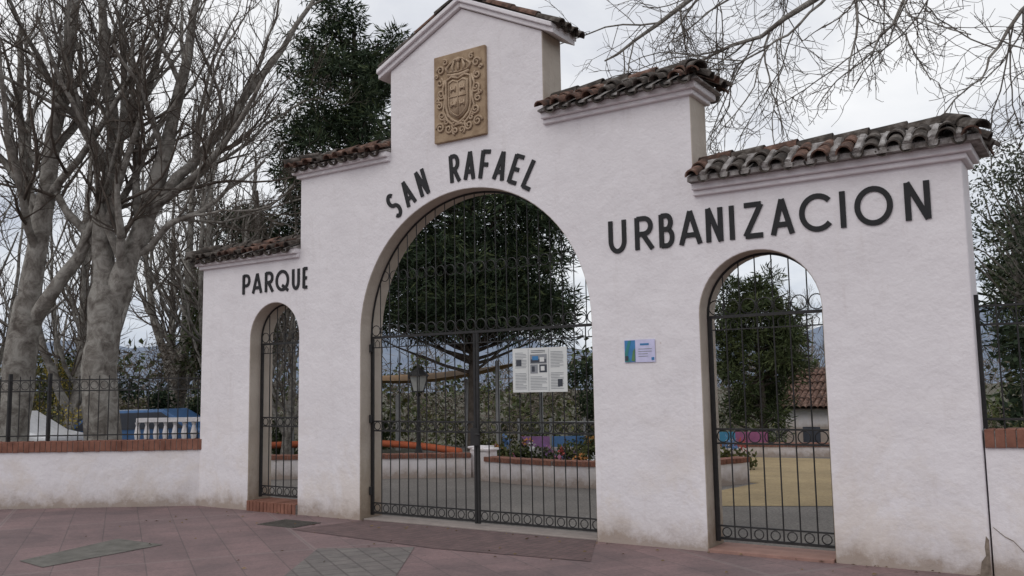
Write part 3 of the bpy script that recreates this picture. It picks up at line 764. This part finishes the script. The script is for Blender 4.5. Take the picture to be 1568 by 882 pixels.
pine('pine_tree',(1.75,15.3),-1.5,2.6,1.1,2.2,110,14000,.38,.24,.03,'pineb')
pine('pine_tree',(-11.5,8.5),-1.5,3.3,1.1,2.0,90,9000,.4,.26,.035,'pineb')
pine('pine_tree',(9.6,8.0),-.5,2.6,1.6,2.0,120,14000,.45,.24,.03)
par=empty('olive_tree');C=crown(120,(9.1,4.4,3.6),1.0,1.35,.3)
foliage(par,'leaves',7500,C,.28,.07,.022,M['olive'],.5);TB=Tubes()
sel=C[::1];t=np.linspace(0,1,5)[None,:,None];st=np.tile(np.array([9.2,4.4,2.2]),(len(sel),1));PP=st[:,None]*(1-t)+sel[:,None]*t;PP[:,1:4]+=rng.normal(0,.05,PP[:,1:4].shape)
TB.add(PP,np.tile(np.linspace(.025,.005,5),(len(sel),1)),4);TB.add(smoothpath([(9.3,4.4,-.2),(9.25,4.4,1),(9.2,4.4,2.3)],7)[None],np.linspace(.12,.08,7)[None],8)
TB.obj('trunk_and_branches',[M['bark']],par)
def shrub(name,pts,h,r,n,m,L=.09,W=.05,z0=0):
    C=[]
    for x,y in pts:
        for _ in range(9): C.append((x+rng.normal(0,r*.5),y+rng.normal(0,r*.5),z0+rng.uniform(.1,1)*h))
    par=empty(name);foliage(par,'leaves',n,np.array(C),r*.55,L,W,m,.4)
    TB=Tubes();C=np.array(C);t=np.linspace(0,1,4)[None,:,None];st=C.copy();st[:,2]=z0-.2;st[:,:2]=st[:,:2]*.5+np.repeat(np.array(pts),9,axis=0)*.5
    TB.add(st[:,None]*(1-t)+C[:,None]*t,np.tile(np.linspace(.018,.006,4),(len(C),1)),3);TB.obj('stems',[M['twig']],par)
shrub('flowering_shrub',[(-12.2,3.4),(-13,2.8),(-11.2,4.0)],3.0,.9,6000,M['shrub'],.1,.05,-.4)
shrub('yellow_flowering_shrub',[(-11.9,2.6),(-10.9,3.2),(-12.9,1.8),(-13.6,1.2)],3.0,.7,5000,M['yellow'],.07,.04,-.4)
shrub('dark_evergreen_shrub',[(-9.6,5.8),(-8.8,6.4),(-10.4,5.2)],2.1,.7,7000,M['pine'],.11,.05,-.3)
shrub('dry_brown_shrub',[(-13,7.5),(-14.4,6.7),(-12,8.5),(-15.8,5.9)],3.6,1.1,8000,M['brownsh'],.2,.02,-.6)
shrub('hedge',[(-6,12.6),(-5,13),(-4,13.4),(-3,13.8),(-2,14.2),(-1,14.6),(0,15)],.9,.6,11000,M['shrub'],.08,.04,-.7)
shrub('hedge',[(-11,10.5),(-10,11),(-9,11.5)],1.2,.7,6000,M['pineb'],.1,.05,-.6)
shrub('dark_evergreen_shrub',[(9.2,2.6),(9.9,2.9),(10.6,2.9)],2.0,.6,7000,M['pine'],.09,.04,0)
shrub('dark_evergreen_shrub',[(-.9,10.9),(-.2,11.3),(.4,11.5)],2.3,.7,8000,M['pine'],.1,.04,-.1)
C=[];D=[]
for a in np.linspace(-1.5,.6,150):
    r=rng.uniform(70,130);hh=rng.uniform(3,7.0)
    for _ in range(7): C.append((9.6+r*math.sin(a)+rng.normal(0,1.6),-8.5+r*math.cos(a)+rng.normal(0,1.6),-1.5+rng.uniform(0,1)*hh))
    r=rng.uniform(36,58);hh=rng.uniform(1.6,3.9)
    for _ in range(6): D.append((9.6+r*math.sin(a)+rng.normal(0,.8),-8.5+r*math.cos(a)+rng.normal(0,.8),-1.9+rng.uniform(0,1)*hh))
par=empty('distant_trees');C=np.array(C);D=np.array(D);D=D[~((D[:,0]>-6)&(D[:,1]<31))] 
foliage(par,'evergreen_foliage',14000,C[::2],2.0,.7,.35,M['pineb'],.3);foliage(par,'bare_crowns',24000,C[1::2]+np.array([0,0,1.2]),2.6,1.6,.07,M['brownsh'],.3)
par=empty('distant_scrub');foliage(par,'leafy_scrub',14000,D[::2],.9,.3,.16,M['shrub'],.3);foliage(par,'dry_scrub',20000,D[1::2]+np.array([0,0,.3]),1.1,.7,.035,M['brownsh'],.3)
V=[];F=[];na=140;prof=[0,.35,.7,1,.8]
for i in range(na):
    a=-2.0+3.2*i/(na-1)
    hh=85+95*(noise.noise(Vector((a*2.3,1.7,0)))+.5)+28*noise.noise(Vector((a*9,3,0)))+9*noise.noise(Vector((a*30,5,0)))
    for j,pf in enumerate(prof):
        r=1500+j*200; V.append((9.6+r*math.sin(a),-8.5+r*math.cos(a),-6+hh*pf+(18*noise.noise(Vector((a*14,j*.9,2))) if 0<j else 0)))
for i in range(na-1):
    for j in range(len(prof)-1): k=i*len(prof)+j;F.append((k,k+len(prof),k+len(prof)+1,k+1))
meshobj('distant_hills',V,F,mat('hazy_hillside',[(.3,(.15,.19,.26)),(.7,(.21,.25,.32))],.01,1,1,0),smooth=True)  # distance haze is painted into the blue-grey base colour

# ---------------------------------------------------------------- park objects
lamp=empty('street_lamp');lx,ly=-4.37,8.5;g=G()
g.lathe((lx,ly,0),[(.14,-.3),(.14,0),(.10,.1),(.055,.3),(.05,.8),(.065,.85),(.04,.9),(.035,1.45),(.07,1.5),(.03,1.55)],10)
g.box((lx-.11,ly-.11,1.56),(lx+.11,ly+.11,1.59));
for sx in(-1,1):
    for sy in(-1,1): g.obox((lx+sx*.09,ly+sy*.09,1.58),(lx+sx*.16,ly+sy*.16,1.95),.022,.022)
g.lathe((lx,ly,0),[(.26,1.95),(.25,1.98),(.10,2.12),(.05,2.15),(.035,2.21),(0,2.25)],8)
g.obj('post_and_lantern',[M['iron']],lamp)
g=G();g.add([(lx-.08,ly-.08,1.59),(lx+.08,ly-.08,1.59),(lx+.08,ly+.08,1.59),(lx-.08,ly+.08,1.59),(lx-.15,ly-.15,1.94),(lx+.15,ly-.15,1.94),(lx+.15,ly+.15,1.94),(lx-.15,ly+.15,1.94)],[(0,1,5,4),(1,2,6,5),(2,3,7,6),(3,0,4,7)])
g.obj('lantern_glass',[flat('frosted_glass',(.4,.4,.38),.3)],lamp)
sail=empty('shade_sail');g=G()
cs=[Vector((-9.6,9.3,2.25)),Vector((-3.9,11.2,2.2)),Vector((-4.6,14.5,2.5)),Vector((-10.6,13,1.95))]
n=12;vs=[]
for j in range(n+1):
    for i in range(n+1):
        u=i/n;v=j/n;p=cs[0].lerp(cs[1],u).lerp(cs[3].lerp(cs[2],u),v);p.z-=.35*(4*u*(1-u))*(.4+.6*abs(v-.5)*2);p.y+=.6*(4*u*(1-u))*(.5-v);vs.append(p)
g.add(vs,[(j*(n+1)+i,j*(n+1)+i+1,(j+1)*(n+1)+i+1,(j+1)*(n+1)+i) for j in range(n) for i in range(n)])
g.obj('sail_fabric',[flat('ochre_fabric',(.34,.20,.09),.8)],sail,True);g=G()
for c in cs: g.tube([(c.x,c.y,-2),(c.x,c.y,c.z+.15)],.06,8)
g.tube([(-7,10.8,-1.5),(-7,10.8,1.5)],.07,8);g.tube([(-5.5,12,-1.5),(-5.5,12,1.9)],.07,8)
g.obj('steel_posts',[flat('grey_steel',(.3,.3,.3),.5)],sail)
g=G();pts=[(-10,8.6,.16),(-8.2,9.2,.22),(-6.8,9.7,.22),(-5.4,9.9,.16),(-4.1,9.8,.06)]
sp=smoothpath(pts,22);g.tube([tuple(p) for p in sp],.09,8);g.obj('playground_rubber_border',[flat('orange_rubber',(.5,.13,.06),.8)],None,True)
fb=empty('flower_bed')
cols=[flat('pink_petals',(.32,.13,.2)),flat('orange_petals',(.42,.18,.06)),flat('white_petals',(.5,.5,.5)),flat('blue_petals',(.1,.18,.34)),flat('purple_petals',(.18,.1,.24)),flat('red_petals',(.34,.07,.06))]
for i,cm in enumerate(cols):
    C=np.stack([np.linspace(-1.3,3.6,26),np.linspace(7.0,8.4,26)+rng.normal(0,.25,26),rng.uniform(.1,.55,26)],1)[rng.permutation(26)[:9]]
    foliage(fb,cm.name,200,C,.13,.07,.06,cm)
C=np.stack([np.linspace(-1.4,3.7,30),np.linspace(7.0,8.5,30),rng.uniform(0,.35,30)],1);foliage(fb,'green_leaves',5000,C,.28,.1,.05,M['shrub'])
pg=empty('playground_climber')
g=G()
for i,(x,y) in enumerate(((-2.2,9.6),(-1.5,9.9),(-.8,10.3),(-.1,10.6))):
    g.tube([(x,y,-.3),(x,y,.9)],.035,8,m=4)
    if i<3:
        x2,y2=[(-1.5,9.9),(-.8,10.3),(-.1,10.6)][i]
        g.obox((x,y,.35),(x2,y2,.35),.04,.25,m=(i+1)%4);g.tube([(x,y,.8),(x2,y2,.8)],.022,6,m=4)
g.obj('frame_and_panels',[flat('toy_green',(.08,.2,.1)),flat('toy_purple',(.2,.1,.22)),flat('toy_blue',(.07,.15,.3)),flat('toy_orange',(.4,.2,.06)),flat('toy_steel',(.2,.2,.2))],pg)
g=G();b0=Vector((1.6,11.7,.38));b_=Vector((3.0,12.0,.38))
for i in range(4): g.obox(b0.lerp(b_,i/4),b0.lerp(b_,(i+1)/4),.03,.3,m=0 if i<2 else 1)
for i in range(5): g.tube([b0.lerp(b_,i/4)+Vector((0,.02,-.5)),b0.lerp(b_,i/4)+Vector((0,.02,.2))],.02,6,m=2)
g.obj('painted_bench_panel',[flat('turquoise_paint',(.05,.20,.32)),flat('magenta_paint',(.26,.09,.18)),M['iron']])
bd=empty('white_park_building')
bx,by,zw=-.2,24.,.72;wd=4.6;g=G();g.box((bx,by,-2.2),(bx+wd,by+5,zw))
bevel(g.obj('walls',[M['white']],bd),.02);g=G()
for k in range(3): g.box((bx+.6+1.4*k,by-.02,-1),(bx+1.2+1.4*k,by+.02,.1))
g.obj('windows',[dk],bd);g=G()
for i in range(int((wd+.6)/.2)):
    x=bx-.25+i*.2
    for k in range(5):
        A_=Vector((x,by-.35,zw+.03));B_=Vector((x,by+2.5,zw+1.4))
        half_tube(g,A_.lerp(B_,k/5)+Vector((0,0,.01*k)),A_.lerp(B_,(k+1)/5+.02),(0,0,1),.11,.09,seg=5)
g.add([(bx-.35,by-.35,zw-.01),(bx+wd+.3,by-.35,zw-.01),(bx+wd+.3,by+2.5,zw+1.35),(bx-.35,by+2.5,zw+1.35),(bx-.35,by+5.3,zw-.01),(bx+wd+.3,by+5.3,zw-.01)],[(0,1,2,3),(3,2,5,4)],1)
g.obj('roof_tiles',[M['tile'],M['tiledark']],bd)
g=G()
a=Vector((-8.3,3.6,.25));b_=Vector((-5.9,5.2,.25))
for i in range(15):
    p=a.lerp(b_,i/14);g.lathe(p,[(.06,-.6),(.06,.2),(.035,.3),(.07,.5),(.035,.68),(.06,.75)],8)
g.obox(a+Vector((0,0,.8)),b_+Vector((0,0,.8)),.18,.09);g.obj('white_balustrade',[M['white']])
def car(pos,rot,col):
    e=empty('parked_car');g=G()
    side=[(-2.1,.3),(-2.1,.75),(-1.9,.9),(-1.3,.95),(-.7,1.4),(.9,1.42),(1.6,1.0),(2.05,.9),(2.1,.4),(1.9,.28),(-1.9,.28)]
    g.prism([(x,z) for x,z in side][::-1],-.82,.82,0)
    o=g.obj('body',[col],e);bevel(o,.08,3)
    g=G();w=[(-1.15,.96),(-.66,1.34),(.85,1.36),(1.4,1.0)];g.prism(w[::-1],-.835,.835,0);g.obj('windows',[dk],e)
    g=G()
    for x in(-1.3,1.3):
        for y in(-.8,.8):
            g.tube([(x,y-.1,.32),(x,y+.1,.32)],.32,16)
    g.obj('wheels',[M['black']],e)
    e.location=pos;e.rotation_euler=(0,0,rot)
car((-10.6,1.3,-.12),.55,flat('white_car_paint',(.6,.6,.62),.3));car((-9.5,4.4,-.15),.6,flat('blue_car_paint',(.06,.13,.27),.3));car((-14.5,-.6,-.3),.7,flat('grey_car_paint',(.2,.2,.22),.3))

# ---------------------------------------------------------------- sky & light
sun_el,sun_rot=math.radians(42),math.radians(200)
W=bpy.data.worlds.new('World');S.world=W;W.use_nodes=True;nt=W.node_tree
bg=nt.nodes['Background'];bg.inputs[1].default_value=.1
sky=nt.nodes.new('ShaderNodeTexSky');sky.sky_type='NISHITA';sky.sun_disc=False;sky.sun_elevation=sun_el;sky.sun_rotation=sun_rot
tc=nt.nodes.new('ShaderNodeTexCoord');sx=nt.nodes.new('ShaderNodeSeparateXYZ');nt.links.new(tc.outputs['Generated'],sx.inputs[0])
zz=math_(nt,'ADD',math_(nt,'ABSOLUTE',sx.outputs[2],0),.22)
cv=nt.nodes.new('ShaderNodeCombineXYZ')
nt.links.new(math_(nt,'DIVIDE',sx.outputs[0],zz),cv.inputs[0]);nt.links.new(math_(nt,'DIVIDE',sx.outputs[1],zz),cv.inputs[1])
n1=noisenode(nt,1.1,7,.55,cv.outputs[0],.3)
cl=ramp(nt,n1.outputs[0],[(.30,(6.0,6.3,7.1)),(.43,(7.9,8.1,8.6)),(.51,(9.4,9.5,9.7)),(.62,(10.3,10.3,10.4))])
hz=nt.nodes.new('ShaderNodeMapRange');hz.inputs[1].default_value=0.;hz.inputs[2].default_value=.28;nt.links.new(sx.outputs[2],hz.inputs[0])
lr=ramp(nt,n1.outputs[0],[(.35,(3.8,4.5,5.8)),(.5,(5.8,6.4,7.4)),(.62,(8.6,8.9,9.3))])
c=mix(nt,lr.outputs[0],cl.outputs[0],hz.outputs[0])
c=mix(nt,c,sky.outputs[0],.06)
nt.links.new(c,bg.inputs[0])
sl_=bpy.data.lights.new('facade_fill_sun','SUN');sl_.energy=.7;sl_.angle=math.radians(35);sl_.color=(1,.96,.92)  # soft fill added from front-left to lift the facade; sky is overcast
so=link(bpy.data.objects.new('facade_fill_sun',sl_))
dv=Vector((math.sin(sun_rot)*math.cos(sun_el),math.cos(sun_rot)*math.cos(sun_el),math.sin(sun_el)))
so.rotation_euler=dv.to_track_quat('Z','Y').to_euler()

# ---------------------------------------------------------------- camera
yaw,pit,rol=-.5844,.112,-.0166
fw=Vector((math.sin(yaw)*math.cos(pit),math.cos(yaw)*math.cos(pit),math.sin(pit)))
r_=Vector((math.cos(yaw),-math.sin(yaw),0));u_=r_.cross(fw)
r2=r_*math.cos(rol)+u_*math.sin(rol);u2=-r_*math.sin(rol)+u_*math.cos(rol)
cd=bpy.data.cameras.new('camera');cd.sensor_width=36;cd.lens=1374.2/1568*36;cd.clip_end=8000;cd.clip_start=.05
co=link(bpy.data.objects.new('camera',cd))
mm=Matrix((r2,u2,-fw)).transposed().to_4x4();mm.translation=Vector((9.6216,-8.4684,1.6));co.matrix_world=mm
S.camera=co
